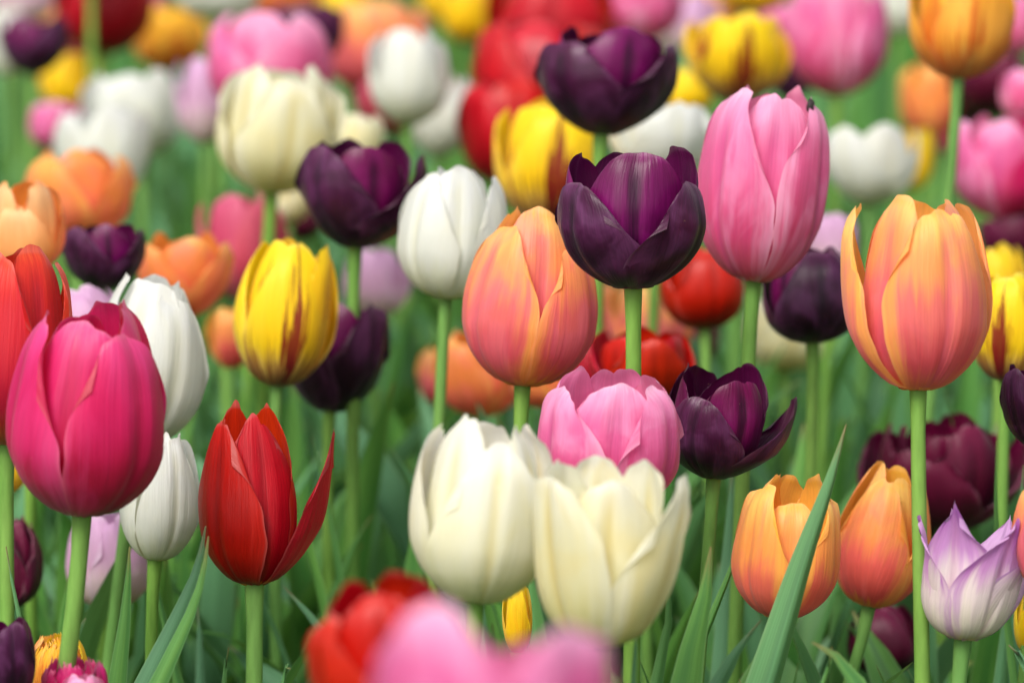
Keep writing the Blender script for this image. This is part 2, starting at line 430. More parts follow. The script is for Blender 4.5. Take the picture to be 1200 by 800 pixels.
def petal_mesh(name, shape, R, H, mat, rng, inner, nu, nt, lean=0.0, top=1.0, ruff=0.05, fringe=0.0, hmul=1.0, wmul=1.0, curl=0.0, calm=1.0):
    sh = SHAPES[shape]
    u = np.linspace(-1, 1, nu)[:, None] * np.ones((1, nt))
    t = np.ones((nu, 1)) * (np.linspace(0, 1, nt) ** 0.92)[None, :]
    c = sh['c'] * rng.uniform(.85, 1.15)
    skew = rng.uniform(-.07, .07)
    L = 1 - c * np.abs(u + skew * (1 - np.abs(u))) ** sh['p']
    # a shallow notch or wave along the rim
    ph = [rng.uniform(0, 6.28) for _ in range(8)]
    L = L + .016 * np.sin(3.1 * u + ph[0]) + .010 * np.sin(7.3 * u + ph[1]) + .004 * np.sin(19 * u + ph[2])
    if rng.random() < .35:
        L = L - rng.uniform(.015, .04) * np.exp(-((u - rng.uniform(-.35, .35)) / .07) ** 2)
    L = L + sh['point'] * np.exp(-(u / .16) ** 2)
    if fringe:
        jag = np.array([rng.uniform(-1, 1) for _ in range(nu)])[:, None]
        L = L + fringe * jag
    v = t * L
    vv = np.clip(v, 0, 1)
    rc = curve1(sh['r'], vv)
    tp = np.clip((vv - .3) / .7, 0, 1)
    rc = rc * (1 + (top - 1) * tp * tp * (3 - 2 * tp))
    z = curve1(sh['z'], vv) + np.clip(v - 1, 0, 1)
    rc = rc * (0.87 if inner else 1.0) * R
    z = z * H * hmul
    w = curve1(sh['w'], t) * R * wmul * (1.06 if inner else .93)
    rho = np.maximum(rc * (0.97 if inner else 1.0), .30 * R)
    ang = np.clip(u * w / rho, -2.2, 2.2)
    x = rc - rho + rho * np.cos(ang)
    y = rho * np.sin(ang)
    # edge: lifts off the neighbour and ripples; midrib groove; broad dents
    e = np.abs(u) ** 3
    x = x + R * e * (ruff * .7 + ruff * np.sin(6.0 * t + ph[2] + 2.2 * np.sign(u)) * t + .4 * ruff * np.sin(14 * t + ph[3] + np.sign(u)) * t)
    z = z + R * ruff * .5 * np.sin(5 * u + ph[4]) * t ** 3
    env = np.sin(np.pi * np.clip(t, 0, 1)) ** .7
    x = x - R * .05 * np.exp(-(u / .09) ** 2) * env + R * .018 * np.exp(-((np.abs(u) - .2) / .09) ** 2) * env
    x = x + R * calm * .030 * np.sin(3 * u + 3.3 * t + ph[5]) * env + R * calm * .018 * np.sin(6 * u - 5 * t + ph[6]) * env
    u0, dep = rng.uniform(-.7, .7), rng.uniform(-.05, .03)          # a soft fold along the petal
    x = x + R * calm * dep * np.exp(-((u - u0 - .15 * (t - .5)) / .13) ** 2) * env
    hook = rng.uniform(-.10, .10)                                   # the tip leans to one side
    y = y + R * hook * t ** 3
    x = x + R * calm * .03 * np.sin(9 * u + ph[6]) * np.clip((t - .6) / .4, 0, 1) ** 2
    y = y + R * .02 * np.sin(4 * t + ph[7]) * t
    # rim rolls out (curl > 0) or in
    rim = np.clip((t - .86) / .14, 0, 1) ** 2
    x = x + R * curl * rim
    # lean the petal about its foot
    la = np.radians(lean) * np.clip(t * 2.2, 0, 1) ** 1.0
    x0 = x - .1 * R
    x, z = .1 * R + x0 * np.cos(la) + z * np.sin(la), z * np.cos(la) - x0 * np.sin(la) * .6
    V = np.stack([x.ravel(), y.ravel(), z.ravel()], 1)
    UV = np.stack([(u.ravel() + 1) / 2, np.clip(v.ravel(), 0, 1.05)], 1)
    return V, UV


def frame(axis, yaw):
    """matrix rows: local x (yaw 0 faces the camera), y, z=axis"""
    a = np.array(axis / axis.length)
    f = np.array([0, -1.0, 0])
    f = f - a * f.dot(a)
    f /= np.linalg.norm(f)
    s = np.cross(a, f)
    cy_, sy_ = math.cos(yaw), math.sin(yaw)
    return np.stack([f * cy_ + s * sy_, -f * sy_ + s * cy_, a], 0)


def tube(pts, rads, n=12):
    pts = [np.array(p) for p in pts]
    V, UV = [], []
    for i, p in enumerate(pts):
        d = pts[min(i + 1, len(pts) - 1)] - pts[max(i - 1, 0)]
        d /= np.linalg.norm(d)
        a = np.cross(d, [0, 1, 0.01])
        a /= np.linalg.norm(a)
        b_ = np.cross(d, a)
        for k in range(n + 1):
            q = 2 * math.pi * k / n
            V.append(p + rads[i] * (math.cos(q) * a + math.sin(q) * b_))
            UV.append((k / n, i / (len(pts) - 1)))
    F = []
    for i in range(len(pts) - 1):
        for k in range(n):
            F.append((i * (n + 1) + k, i * (n + 1) + k + 1, (i + 1) * (n + 1) + k + 1, (i + 1) * (n + 1) + k))
    return np.array(V), np.array(F), np.array(UV)


def bez(p0, p1, p2, p3, n):
    out = []
    for i in range(n):
        t = i / (n - 1)
        out.append(p0 * (1 - t) ** 3 + p1 * 3 * t * (1 - t) ** 2 + p2 * 3 * t * t * (1 - t) + p3 * t ** 3)
    return out


def leaf_arrays(path, width, side, fold, rng, nu=7, nt=18, sheath=.35, twist=0.0, wpeak=.4):
    """a strap leaf along path (list of Vectors); side = direction of the blade's width; V-shaped by fold"""
    pts = np.array([list(p) for p in path])
    s = np.linspace(0, 1, len(pts))
    tt = np.linspace(0, 1, nt)
    C = np.stack([np.interp(tt, s, pts[:, k]) for k in range(3)], 1)
    D = np.gradient(C, axis=0)
    D /= np.linalg.norm(D, axis=1)[:, None]
    sd = np.array(side)[None, :] - D * (D @ np.array(side))[:, None]
    sd /= np.linalg.norm(sd, axis=1)[:, None]
    nm = np.cross(D, sd)
    tw = twist * tt
    sd, nm = sd * np.cos(tw)[:, None] + nm * np.sin(tw)[:, None], nm * np.cos(tw)[:, None] - sd * np.sin(tw)[:, None]
    wv = np.where(tt < wpeak, sheath + (1 - sheath) * np.sin(tt / wpeak * math.pi / 2),
                  np.cos((tt - wpeak) / (1 - wpeak) * math.pi / 2) ** .8) * width / 2
    wv = np.maximum(wv, .0003)
    u = np.linspace(-1, 1, nu)
    ph = rng.uniform(0, 6.28)
    fo = fold * (1 - .35 * tt)
    V = np.zeros((nu, nt, 3))
    for i, uu in enumerate(u):
        wob = .10 * np.sin(7 * tt + ph + 1.5 * np.sign(uu)) * abs(uu) ** 2
        lift = np.abs(uu) ** 1.25 * np.sin(fo)
        V[i] = C + sd * (uu * np.cos(fo) * wv)[:, None] + nm * ((lift + wob) * wv)[:, None]
    UV = np.stack([np.repeat((u + 1) / 2 * .998 + .001, nt), np.tile(tt, nu)], 1)
    return V.reshape(-1, 3), grid_faces(nu, nt), UV


TULIPS = []


def add_leaf(root, path, width, side, fold, rng, **kw):
    base = np.array(root.location)
    V, F, UV = leaf_arrays(path, width, side, fold, rng, **kw)
    return add_obj('leaf', make_mesh('leaf', V - base, F, UV, M_LEAF), root)


def tulip(kind, shape, base, tip, W, d, label, group, yaw=None, toward=None, top=1.0, leans=None, ruff=.05, fringe=0.0,
          foot=None, leaves=2, stem_r=None, double=False, mats=None, curl=0.0, hm=None, calm=1.0, leaf_h=(.24, .33)):
    rng = random.Random(len(TULIPS) * 7 + 3)
    pb, pt = P(base[0], base[1], d), P(tip[0], tip[1], d)
    if toward is None:
        toward = rng.uniform(-2, 6)
    ax = pt - pb
    ax = ax + Vector((0, -1, 0)) * math.tan(math.radians(toward)) * ax.length
    H = (pt - pb).length * .985
    R = W / FPX * d * FOC / 2
    if yaw is None:
        yaw = rng.uniform(-60, 60)
    # ground point under the bloom; the stem drifts by foot pixels per 200 px of its length
    dr = (-(tip[0] - base[0]) * .25 if foot is None else foot) / 200.0
    g = Vector((pb.x + dr * pb.z, pb.y + rng.uniform(-.008, .008), 0.0))
    root = bpy.data.objects.new('tulip', None)
    root.empty_display_size = .03
    COL.objects.link(root)
    root.location = g
    root['label'] = label
    root['category'] = 'tulip'
    root['group'] = group
    gv = np.array(g)
    sr = stem_r or min(max(R * .112, .0026), .0037)
    axn = ax.normalized()
    pts = bez(pb + axn * (.03 * H), pb - axn * .05 - Vector((0, 0, .02)), g + (pb - g) * .55 + Vector((rng.uniform(-.012, .012), 0, 0)), g, 14)
    V, F, UV = tube([np.array(p) - gv for p in pts], [sr * (.94 + .28 * i / 13 + (.22 if i == 0 else 0)) for i in range(14)])
    add_obj('stem', make_mesh('stem', V, F, UV, M_STEM), root)
    fine = d < 1.12 and W > 80
    nu, nt = (29, 30) if fine else (15, 16)
    if fringe:
        nu = 61
    leans = leans or {}
    n = 0
    spec = [(0, k, 120 * k) for k in range(3)] + [(1, 3 + k, 60 + 120 * k) for k in range(3)]
    if double:
        spec += [(1, 6 + k, 30 + 90 * k) for k in range(4)]
    for inner, idx, a in spec:
        yy = math.radians(yaw + a + rng.uniform(-7, 7))
        le = leans.get(idx, rng.uniform(-3.0, -1.2) if inner else rng.uniform(0, 1.5 if d < 1.2 else 6.0))
        hmul = (hm or {}).get(idx, rng.uniform(.96, 1.03) * (1.0 if inner else .97))
        mt = MAT[('plum' if kind == 'purple' and inner else kind) if not mats else mats[idx % len(mats)]]
        V, UV = petal_mesh('petal', shape, R * (.72 if idx > 5 else 1), H, mt, rng, inner, nu, nt, lean=le, top=top * rng.uniform(.97, 1.03) * (.98 if inner else 1), ruff=ruff * rng.uniform(.6, 1.3),
                           fringe=fringe, hmul=hmul, wmul=rng.uniform(.94, 1.06), curl=curl, calm=calm)
        M = frame(ax, yy)
        Vw = V @ M + np.array(pb) - gv
        add_obj('petal', make_mesh('petal', Vw, grid_faces(nu, nt), UV, mt), root)
    a0 = rng.uniform(0, 6.28)
    for k in range(leaves):
        a = a0 + k * 2.4 + rng.uniform(-.4, .4)
        Ln = rng.uniform(*(leaf_h if d < 1.1 or leaf_h[0] < .24 else (.26, .36)))
        out = Vector((math.cos(a), math.sin(a), 0))
        sp = rng.uniform(.03, .10)
        p0 = g + out * .004
        path = bez(p0, p0 + Vector((0, 0, Ln * .4)) + out * .01, p0 + Vector((0, 0, Ln * .8)) + out * sp * .6, p0 + Vector((0, 0, Ln)) + out * sp * 1.5, 14)
        sd = Vector((0, 0, 1)).cross(out)
        add_leaf(root, path, rng.uniform(.024, .042), sd, rng.uniform(.4, .9), rng, nu=7 if fine else 5, nt=18 if fine else 12, twist=rng.uniform(-.7, .7))
    TULIPS.append((label, pb, pt, R, root))
    return root


# ------------------------------------------------------------------ ground and undergrowth
xs = np.linspace(-1, 1, 41)
xs = np.sign(xs) * np.abs(xs) ** 3 * 300
gx, gy = np.meshgrid(xs, xs, indexing='ij')
gz = np.random.default_rng(1).uniform(-.012, 0, gx.shape) * (np.hypot(gx, gy) < 12)
me = make_mesh('ground', np.stack([gx.ravel(), gy.ravel(), gz.ravel() - .002], 1), grid_faces(41, 41), None, M_SOIL)
gr = add_obj('ground', me)
gr['kind'] = 'structure'


def undergrowth():
    rng = random.Random(11)
    Vs, Fs, Us = [], [], []
    off = 0
    k = 0
    y = -1.0
    while y < 6.5:
        depth = y + FOC
        half = max(.5, depth * .30 + .40)
        step = .022 if y < 1.2 else .04
        nrow = int(half * 2 * (26 if y < 1.2 else 15) * (1.0 if y > .08 else .55))
        for _ in range(nrow):
            x = rng.uniform(-half, half)
            yy = y + rng.uniform(0, step)
            hmax = .33 + .02 * min(max(y, 0), 1.5)
            if y < .12:
                hmax = .27 + .05 * (y + 1) / 1.12
            if y < -.55:
                hmax = .22
            Ln = rng.uniform(.6, 1.0) * hmax
            a = rng.uniform(0, 6.28)
            out = Vector((math.cos(a), math.sin(a), 0))
            sp = rng.choice((.01, .02, .03, .05, .09)) * rng.uniform(.6, 1.3)
            p0 = Vector((x, yy, -.01))
            path = bez(p0, p0 + Vector((0, 0, Ln * .45)) + out * .01, p0 + Vector((0, 0, Ln * .85)) + out * sp * .5,
                       p0 + Vector((0, 0, Ln * rng.uniform(.85, 1.0))) + out * sp * 1.4, 8)
            V, F, U = leaf_arrays(path, rng.uniform(.02, .05), Vector((0, 0, 1)).cross(out), rng.uniform(.2, .9), rng, nu=3 if y > .5 else 5, nt=9, twist=rng.uniform(-.9, .9))
            U[:, 0] = U[:, 0] + (k % 97)
            Vs.append(V)
            Fs.append(F + off)
            Us.append(U)
            off += len(V)
            k += 1
        y += step
    for _ in range(620):                                    # narrow upright blades among the near stems
        yy = rng.uniform(-.22, .95)
        x = rng.uniform(-.5, .5)
        Ln = rng.uniform(.25, .33) if yy < .1 else rng.uniform(.28, .38)
        a = rng.uniform(0, 6.28)
        out = Vector((math.cos(a), math.sin(a) * .6, 0))
        sp = rng.uniform(.0, .07)
        p0 = Vector((x, yy, -.01))
        path = bez(p0, p0 + Vector((0, 0, Ln * .45)), p0 + Vector((0, 0, Ln * .8)) + out * sp * .5, p0 + Vector((0, 0, Ln)) + out * sp * 1.4, 10)
        V, F, U = leaf_arrays(path, rng.uniform(.013, .028), Vector((math.cos(a + 1.2), math.sin(a + 1.2), 0)), rng.uniform(.3, .9), rng, nu=5, nt=14, twist=rng.uniform(-.8, .8))
        U[:, 0] = U[:, 0] + (k % 97)
        Vs.append(V)
        Fs.append(F + off)
        Us.append(U)
        off += len(V)
        k += 1
    me = make_mesh('tulip_leaf_undergrowth', np.concatenate(Vs), np.concatenate(Fs), np.concatenate(Us), M_MASS)
    o = add_obj('tulip_leaf_undergrowth', me)
    o['kind'] = 'stuff'
    o['label'] = 'dense green mass of tulip leaves filling the bed between the stems'
    o['category'] = 'leaves'


undergrowth()

# ------------------------------------------------------------------ tulips
GP, GPK, GW, GC = 'dark purple tulips', 'pink tulips', 'white tulips', 'cream tulips'
GO, GR, GY, GM, GL = 'peach and orange tulips', 'red tulips', 'yellow tulips', 'dark maroon tulips', 'lilac tulips'

# --- the sharp ones in front
A_PURPLE = tulip('purple', 'cup', (742, 338), (739, 176), 168, 1.0, 'sharp dark purple tulip standing between the peach tulip and the tall pink one', GP,
                 yaw=-58, toward=4, hm={0: .80, 1: .80, 2: 1.0, 3: .99, 4: 1.04, 5: 1.0}, leans={0: 2, 1: 3, 3: -3, 4: 6, 5: 2}, foot=-1, top=.98)
A_PINK = tulip('pink', 'tall', (883, 330), (904, 102), 150, 1.06, 'tall sharp pink tulip right of the dark purple one, a black speck on its rim', GPK,
               yaw=-50, toward=2, hm={0: .97, 1: .96, 2: .98, 3: .98, 4: 1, 5: 1.0}, leans={0: 0, 1: 0, 3: -3, 5: -2, 2: 0, 4: -2}, foot=-6, top=1.0)
A_PEACH_R = tulip('peach', 'tall', (1076, 457), (1077, 230), 160, .98, 'large peach tulip with orange rim on a long straight stem at the right', GO,
                  yaw=14, toward=2, hm={0: .96, 1: 1.0, 2: .97, 3: .99, 4: 1.0, 5: 1.0}, leans={0: 0, 1: 5, 2: 6, 3: -2, 4: -2, 5: -2}, foot=3, top=.9, ruff=.08)
A_PEACH_C = tulip('peach', 'egg', (612, 452), (630, 245), 156, 1.04, 'peach tulip with a curled left petal, left of and partly behind the dark purple one', GO,
                  yaw=-50, toward=2, hm={0: .92, 1: .88, 2: 1, 3: 1.0, 4: 1, 5: .99}, leans={0: 1, 1: 3, 3: -3, 4: -2, 5: -2}, foot=-2, top=.92, ruff=.08)
A_PINK_C = tulip('pink', 'tall', (712, 598), (714, 432), 160, .985, 'short pink tulip behind the two cream tulips, a striped petal facing the front', GPK,
                 yaw=-60, toward=9, hm={0: .92, 1: .93, 2: .99, 3: .95, 4: .98, 5: 1.0}, leans={0: 2, 1: 3, 3: -1, 2: 2, 4: 1, 5: 1}, foot=0, top=.98)
A_PURPLE_LOW = tulip('purple', 'cup', (836, 560), (846, 428), 130, 1.02, 'lower dark purple tulip with one petal spread out to the right', GP,
                     yaw=-34, toward=5, hm={0: .76, 1: .9, 2: .98, 3: .93, 4: 1.02, 5: .98}, leans={0: 3, 1: 19, 3: -1, 4: 0, 5: -1}, foot=-14, top=.95)
A_RED = tulip('red', 'flare', (298, 685), (295, 474), 128, 1.0, 'sharp red tulip at lower left with one pointed petal flared to the right', GR,
              yaw=-34, toward=2, hm={0: .93, 1: .95, 2: 1.0, 3: .96, 4: 1.01, 5: .97}, leans={0: .5, 1: 15, 3: -3, 4: -4, 5: -3, 2: -2}, foot=-8, top=.9, stem_r=.0034, calm=.3)
A_HOT = tulip('hotpink', 'tall', (96, 603), (114, 350), 182, .96, 'large hot pink tulip at the left edge group, its dark inner rim showing', GPK,
              yaw=-78, toward=8, hm={0: .93, 1: .9, 2: 1.0, 3: .93, 4: 1.0, 5: .94}, leans={0: 1, 1: 2, 3: -2}, foot=-26, top=.86, stem_r=.0034)
A_LILAC = tulip('lilac', 'lily', (1128, 748), (1142, 588), 150, .98, 'lilac and white tulip with open pointed petals at the lower right corner', GL,
                yaw=24, toward=6, hm={0: .96, 1: .9, 2: .84, 3: .86, 4: .86, 5: 1.02}, leans={0: 0, 1: 8, 2: -5, 3: 7, 5: 1}, foot=-24, stem_r=.003, leaf_h=(.2, .26))
A_CREAM_L = tulip('ivory', 'tall', (558, 706), (574, 494), 164, .915, 'soft white tulip, the left one of the touching pair at bottom centre', GC,
                  yaw=12, toward=3, hm={0: .90, 1: .98, 2: .99, 3: .97, 4: 1.0, 5: 1.02}, leans={0: 0, 1: 2, 3: -2, 5: -2, 4: -1}, foot=-2, top=.95, ruff=.07, calm=.7)
A_CREAM_R = tulip('cream', 'vase', (706, 756), (708, 540), 184, .90, 'cream yellow tulip, the right one of the touching pair at bottom centre', GC,
                  yaw=-54, toward=4, hm={0: .97, 1: .94, 2: 1.0, 3: .92, 4: 1.0, 5: 1.0}, leans={0: .5, 1: 3, 3: -3}, foot=6, top=.94, ruff=.07)
A_ORANGE_LOW = tulip('orange', 'tall', (912, 724), (932, 560), 124, 1.0, 'short orange tulip low at right behind the long diagonal leaf', GO,
                     yaw=-58, toward=3, hm={0: .96, 1: .92, 2: 1.0, 3: .84, 4: 1.02, 5: 1.02}, leans={0: .5, 1: 2, 3: -2}, foot=-10, top=.92, ruff=.09)
A_ORANGE_TILT = tulip('orange', 'egg', (1018, 710), (1052, 545), 112, 1.05, 'orange tulip leaning right behind the long straight stem', GO,
                      yaw=-30, toward=4, foot=-80, top=.8, ruff=.07, hm={0: .9, 3: .92})
A_FRONT_PINK = tulip('pink', 'cup', (572, 960), (574, 690), 268, .64, 'big blurred pink tulip nearest the camera at the bottom edge', GPK,
                     yaw=-20, toward=3, hm={0: 1.0, 1: .8, 2: .84, 3: .93, 4: .74, 5: .84}, leans={0: 2, 3: 9, 1: 4}, foot=0, stem_r=.0036, leaf_h=(.15, .2))
A_FRONT_RED = tulip('red', 'tall', (470, 880), (450, 676), 176, .80, 'blurred bright red tulip at the bottom edge behind the big pink one', GR,
                    yaw=-62, toward=5, hm={0: .86, 1: .9, 2: 1.0, 3: .98}, leans={0: 6, 3: 2}, foot=0, leaf_h=(.15, .2))
A_WHITE_L = tulip('white', 'egg', (181, 656), (198, 505), 94, 1.03, 'small white tulip between the hot pink and the sharp red tulip', GW,
                  yaw=24, toward=3, foot=-4, top=.8)
A_WHITE_B = tulip('white', 'egg', (158, 520), (188, 326), 138, 1.07, 'large white tulip behind and right of the hot pink one', GW,
                  yaw=40, toward=4, foot=-22, top=.86, hm={0: .93}, ruff=.07)
A_ORED = tulip('orange_red', 'tall', (8, 520), (18, 284), 158, 1.01, 'orange red tulip cut by the left edge behind the hot pink one', GR,
               yaw=-20, toward=6, foot=-4, top=.9)
A_RIGHT_PURPLE = tulip('purple', 'cup', (1212, 522), (1206, 428), 74, 1.02, 'dark purple tulip cut by the right edge beside the large peach one', GP, yaw=-50, foot=-6)
A_RIGHT_PEACH = tulip('peach', 'egg', (1222, 690), (1222, 560), 66, .97, 'peach tulip barely showing at the right edge above the lilac one', GO, yaw=-50, foot=0)
A_YEL_LOW = tulip('yellow', 'egg', (1212, 770), (1212, 690), 50, 1.03, 'small yellow tulip low at the right edge behind the lilac one', GY, yaw=0)
A_FR_ORANGE = tulip('orange', 'egg', (70, 815), (66, 742), 72, 1.0, 'fringed yellow orange tulip low at the bottom left behind the hot pink stem', GO,
                    yaw=-20, toward=12, fringe=.05, mats=['amber', 'yellow', 'orange'], foot=0, leaf_h=(.15, .2))
A_FR_MAG = tulip('magenta', 'cup', (88, 862), (88, 772), 78, .965, 'fringed magenta tulip at the bottom left edge below the yellow orange one', GPK,
                 yaw=-50, toward=8, fringe=.06, foot=0, top=1.0, leaf_h=(.15, .2))
A_BL_PINK = tulip('pink', 'egg', (96, 850), (98, 790), 56, .94, 'pale pink tulip just rising above the bottom left edge', GPK, yaw=0, foot=0, leaf_h=(.12, .18))
A_BL_PURPLE = tulip('purple', 'cup', (2, 835), (4, 722), 80, .95, 'dark purple tulip in the bottom left corner', GP, yaw=30, foot=0, leaf_h=(.15, .2))
A_YEL_TINY = tulip('yellow', 'egg', (607, 765), (606, 682), 34, 1.0, 'tiny yellow tulip peeping between the touching white and cream tulips', GY, yaw=0)

# --- just behind the plane of focus
tulip('pale_lilac', 'egg', (134, 712), (122, 596), 98, 1.10, 'pale lilac tulip low behind the hot pink stem', GL, foot=0, leaf_h=(.15, .2))
tulip('maroon', 'ball', (8, 712), (14, 608), 78, 1.10, 'ragged dark maroon tulip at the left edge below the hot pink one', GM, fringe=.04, double=True, ruff=.12)
tulip('yellow', 'egg', (4, 578), (6, 500), 62, 1.10, 'yellow tulip at the left edge under the orange red one', GY)
tulip('pale_lilac', 'egg', (104, 420), (100, 335), 84, 1.12, 'light lilac tulip mostly hidden behind the hot pink one', GL)
tulip('cream_orange', 'tall', (32, 322), (28, 212), 92, 1.12, 'orange tulip with apricot front petals above the orange red one at left', GO, yaw=0, mats=['cream_orange', 'tangerine', 'tangerine', 'cream_orange', 'tangerine', 'cream_orange'], hm={0: .8}, toward=9)
tulip('purple', 'cup', (122, 340), (124, 262), 96, 1.16, 'dark purple tulip above the large white one at left', GP, yaw=-40)
tulip('yellow_red', 'egg', (324, 452), (340, 280), 112, 1.12, 'yellow tulip flamed with red standing in the gap at left centre', GY, yaw=14, top=.9, leans={1: 8, 3: 6}, toward=3, foot=-4)
tulip('purple', 'cup', (386, 482), (398, 350), 124, 1.16, 'dark purple tulip behind the flamed yellow one at left centre', GP, yaw=-70)
tulip('white', 'egg', (522, 350), (535, 197), 120, 1.11, 'clean white tulip on a pale green stem left of the peach one', GW, yaw=-50, foot=-6, top=.88, leans={1: 6})
tulip('purple', 'cup', (416, 290), (424, 166), 136, 1.15, 'dark purple tulip left of the clean white one', GP, yaw=-46, leans={1: 10, 3: 3}, foot=-6)
tulip('red', 'egg', (826, 386), (822, 290), 93, 1.2, 'round red tulip between the dark purple and the tall pink stem', GR, yaw=20)
tulip('purple', 'ball', (952, 402), (948, 288), 112, 1.12, 'round dark purple tulip behind the tall pink and the large peach one', GP, yaw=10, foot=-6, top=1.1)
tulip('red', 'cup', (752, 478), (752, 388), 116, 1.14, 'wide red tulip behind the dark purple stem', GR, yaw=10, toward=8)
tulip('red', 'egg', (692, 476), (696, 388), 72, 1.17, 'red tulip tucked between the peach and the dark purple stem', GR)
tulip('yellow_red', 'egg', (1178, 446), (1182, 322), 84, 1.1, 'flamed yellow tulip cut by the right edge next to the large peach one', GY, yaw=-20)
tulip('yellow', 'egg', (1172, 380), (1168, 286), 59, 1.22, 'plain yellow tulip behind the flamed one at the right edge', GY)
tulip('maroon', 'cup', (1102, 624), (1096, 496), 168, 1.16, 'wide ruffled dark maroon tulip behind the long stem at right', GM, yaw=-30, double=True, ruff=.16, fringe=.02, toward=10, leans={0: 8, 1: 14, 2: 12})
tulip('maroon', 'ball', (1036, 790), (1034, 706), 84, 1.13, 'round dark maroon tulip low behind the leaning orange one', GM)
tulip('maroon', 'egg', (985, 690), (988, 620), 47, 1.2, 'small dim maroon tulip behind the two orange ones', GM)
tulip('tangerine', 'egg', (640, 478), (640, 420), 78, 1.2, 'small orange tulip half hidden below the central peach one', GO)

# --- middle distance
tulip('cream', 'tall', (318, 226), (332, 80), 136, 1.28, 'large cream tulip at upper left before the blurred pink one', GC, yaw=10, top=1.0, ruff=.09, foot=-3)
tulip('purple', 'cup', (704, 158), (714, 30), 148, 1.17, 'dark purple tulip at the top centre over the sharp purple one', GP, yaw=-44, hm={0: .85, 1: .93}, leans={0: 5, 1: 7, 3: 0}, foot=-2)
tulip('yellow_red', 'tall', (642, 262), (648, 118), 123, 1.25, 'flamed yellow tulip half behind the sharp dark purple one', GY, yaw=8, foot=0)
tulip('white', 'cup', (772, 212), (776, 118), 119, 1.26, 'white tulip between the two dark purple ones and the tall pink one', GW)
tulip('tangerine', 'tall', (92, 282), (88, 176), 123, 1.3, 'blurred orange tulip at left above the dark purple one', GO, yaw=-40)
tulip('tangerine', 'cup', (216, 372), (216, 276), 104, 1.22, 'blurred light orange tulip left of the flamed yellow one', GO, yaw=-50)
tulip('orange', 'tall', (272, 432), (268, 360), 47, 1.27, 'small orange tulip hidden behind the flamed yellow one', GO)
tulip('rose', 'tall', (290, 352), (284, 228), 98, 1.33, 'blurred rose tulip under the large cream one', GPK)
tulip('cream', 'tall', (338, 262), (338, 200), 52, 1.36, 'small cream tulip tucked behind the large cream one', GC)
tulip('pale_lilac', 'tall', (438, 372), (442, 288), 74, 1.36, 'blurred lilac white tulip under the left dark purple one', GL)
tulip('cream', 'tall', (412, 192), (412, 134), 69, 1.36, 'small cream tulip just right of the large cream one', GC)
tulip('tangerine', 'tall', (566, 488), (560, 386), 98, 1.25, 'blurred orange tulip behind the stem of the clean white one', GO, yaw=-40)
tulip('peach', 'tall', (764, 422), (764, 334), 98, 1.28, 'blurred peach tulip behind the stem of the sharp dark purple one', GO)
tulip('peach', 'tall', (706, 410), (706, 330), 59, 1.31, 'blurred peach tulip in the gap right of the central peach one', GO)
tulip('cream', 'tall', (920, 434), (922, 350), 94, 1.34, 'blurred cream tulip under the round dark purple one', GC)
tulip('maroon', 'tall', (815, 432), (815, 370), 53, 1.32, 'small maroon tulip under the round red one', GM)
tulip('pale_lilac', 'tall', (974, 320), (976, 250), 57, 1.3, 'pale lilac tulip peeping from behind the tall pink one', GL)
tulip('maroon', 'cup', (1190, 316), (1186, 250), 74, 1.34, 'dim maroon tulip at the right edge above the yellow ones', GM)
tulip('pink', 'tall', (980, 112), (982, -26), 112, 1.47, 'blurred pink tulip at the top edge right of the flamed yellow ones', GPK, yaw=-50)
tulip('amber', 'tall', (1122, 92), (1128, -44), 119, 1.2, 'amber yellow tulip at the top right on a thick green stem', GY, yaw=14, foot=-10)
tulip('white', 'cup', (1020, 240), (1020, 146), 105, 1.4, 'blurred white tulip above the large peach one', GW)
tulip('yellow', 'tall', (1070, 222), (1072, 150), 45, 1.5, 'narrow yellow tulip beside the blurred white one at right', GY)
tulip('pink', 'tall', (1174, 256), (1176, 134), 112, 1.34, 'blurred deep pink tulip at the right edge under the maroon one', GPK, mats=['magenta', 'pink', 'pink'])
tulip('pink', 'tall', (1205, 142), (1204, 80), 63, 1.36, 'blurred pink tulip cut by the right edge under the amber one', GPK)
tulip('maroon', 'cup', (1160, 136), (1160, 62), 99, 1.5, 'blurred maroon tulip behind the amber one at top right', GM)
tulip('tangerine', 'tall', (1090, 164), (1090, 72), 65, 1.6, 'blurred orange tulip behind the thick stem at top right', GO)
tulip('yellow_red', 'cup', (864, 120), (864, 16), 123, 1.4, 'blurred flamed yellow tulip near the top right of the upper purple one', GY)
tulip('yellow', 'tall', (806, 134), (806, 80), 56, 1.48, 'blurred yellow tulip touching the right side of the upper purple one', GY)
tulip('pink', 'tall', (312, 140), (312, 18), 141, 1.45, 'blurred pink tulip above the large cream one', GPK)
tulip('pale_lilac', 'tall', (240, 168), (238, 66), 60, 1.48, 'narrow pale lilac tulip left of the blurred pink one', GL)
tulip('white', 'cup', (164, 186), (156, 82), 119, 1.55, 'blurred white tulip at upper left, the back one of two', GW)
tulip('white', 'cup', (126, 242), (122, 124), 103, 1.47, 'blurred white tulip at upper left, the front one of two', GW)
tulip('yellow', 'tall', (82, 132), (84, 62), 69, 1.66, 'blurred yellow tulip left of the two white ones', GY)
tulip('pink', 'tall', (66, 176), (66, 118), 63, 1.58, 'small blurred pink tulip left of the front white one', GPK)
tulip('purple', 'cup', (38, 88), (38, 18), 81, 1.6, 'blurred dark purple tulip in the top left corner', GP)
tulip('red', 'tall', (122, 64), (122, -56), 110, 1.64, 'blurred deep red tulip at the top left edge', GR, yaw=0)
tulip('amber', 'tall', (198, 82), (198, 6), 83, 1.7, 'blurred amber tulip right of the deep red one', GY)
tulip('white', 'tall', (256, 24), (256, -50), 99, 1.62, 'blurred white tulip cut by the top edge above the pale lilac one', GW)
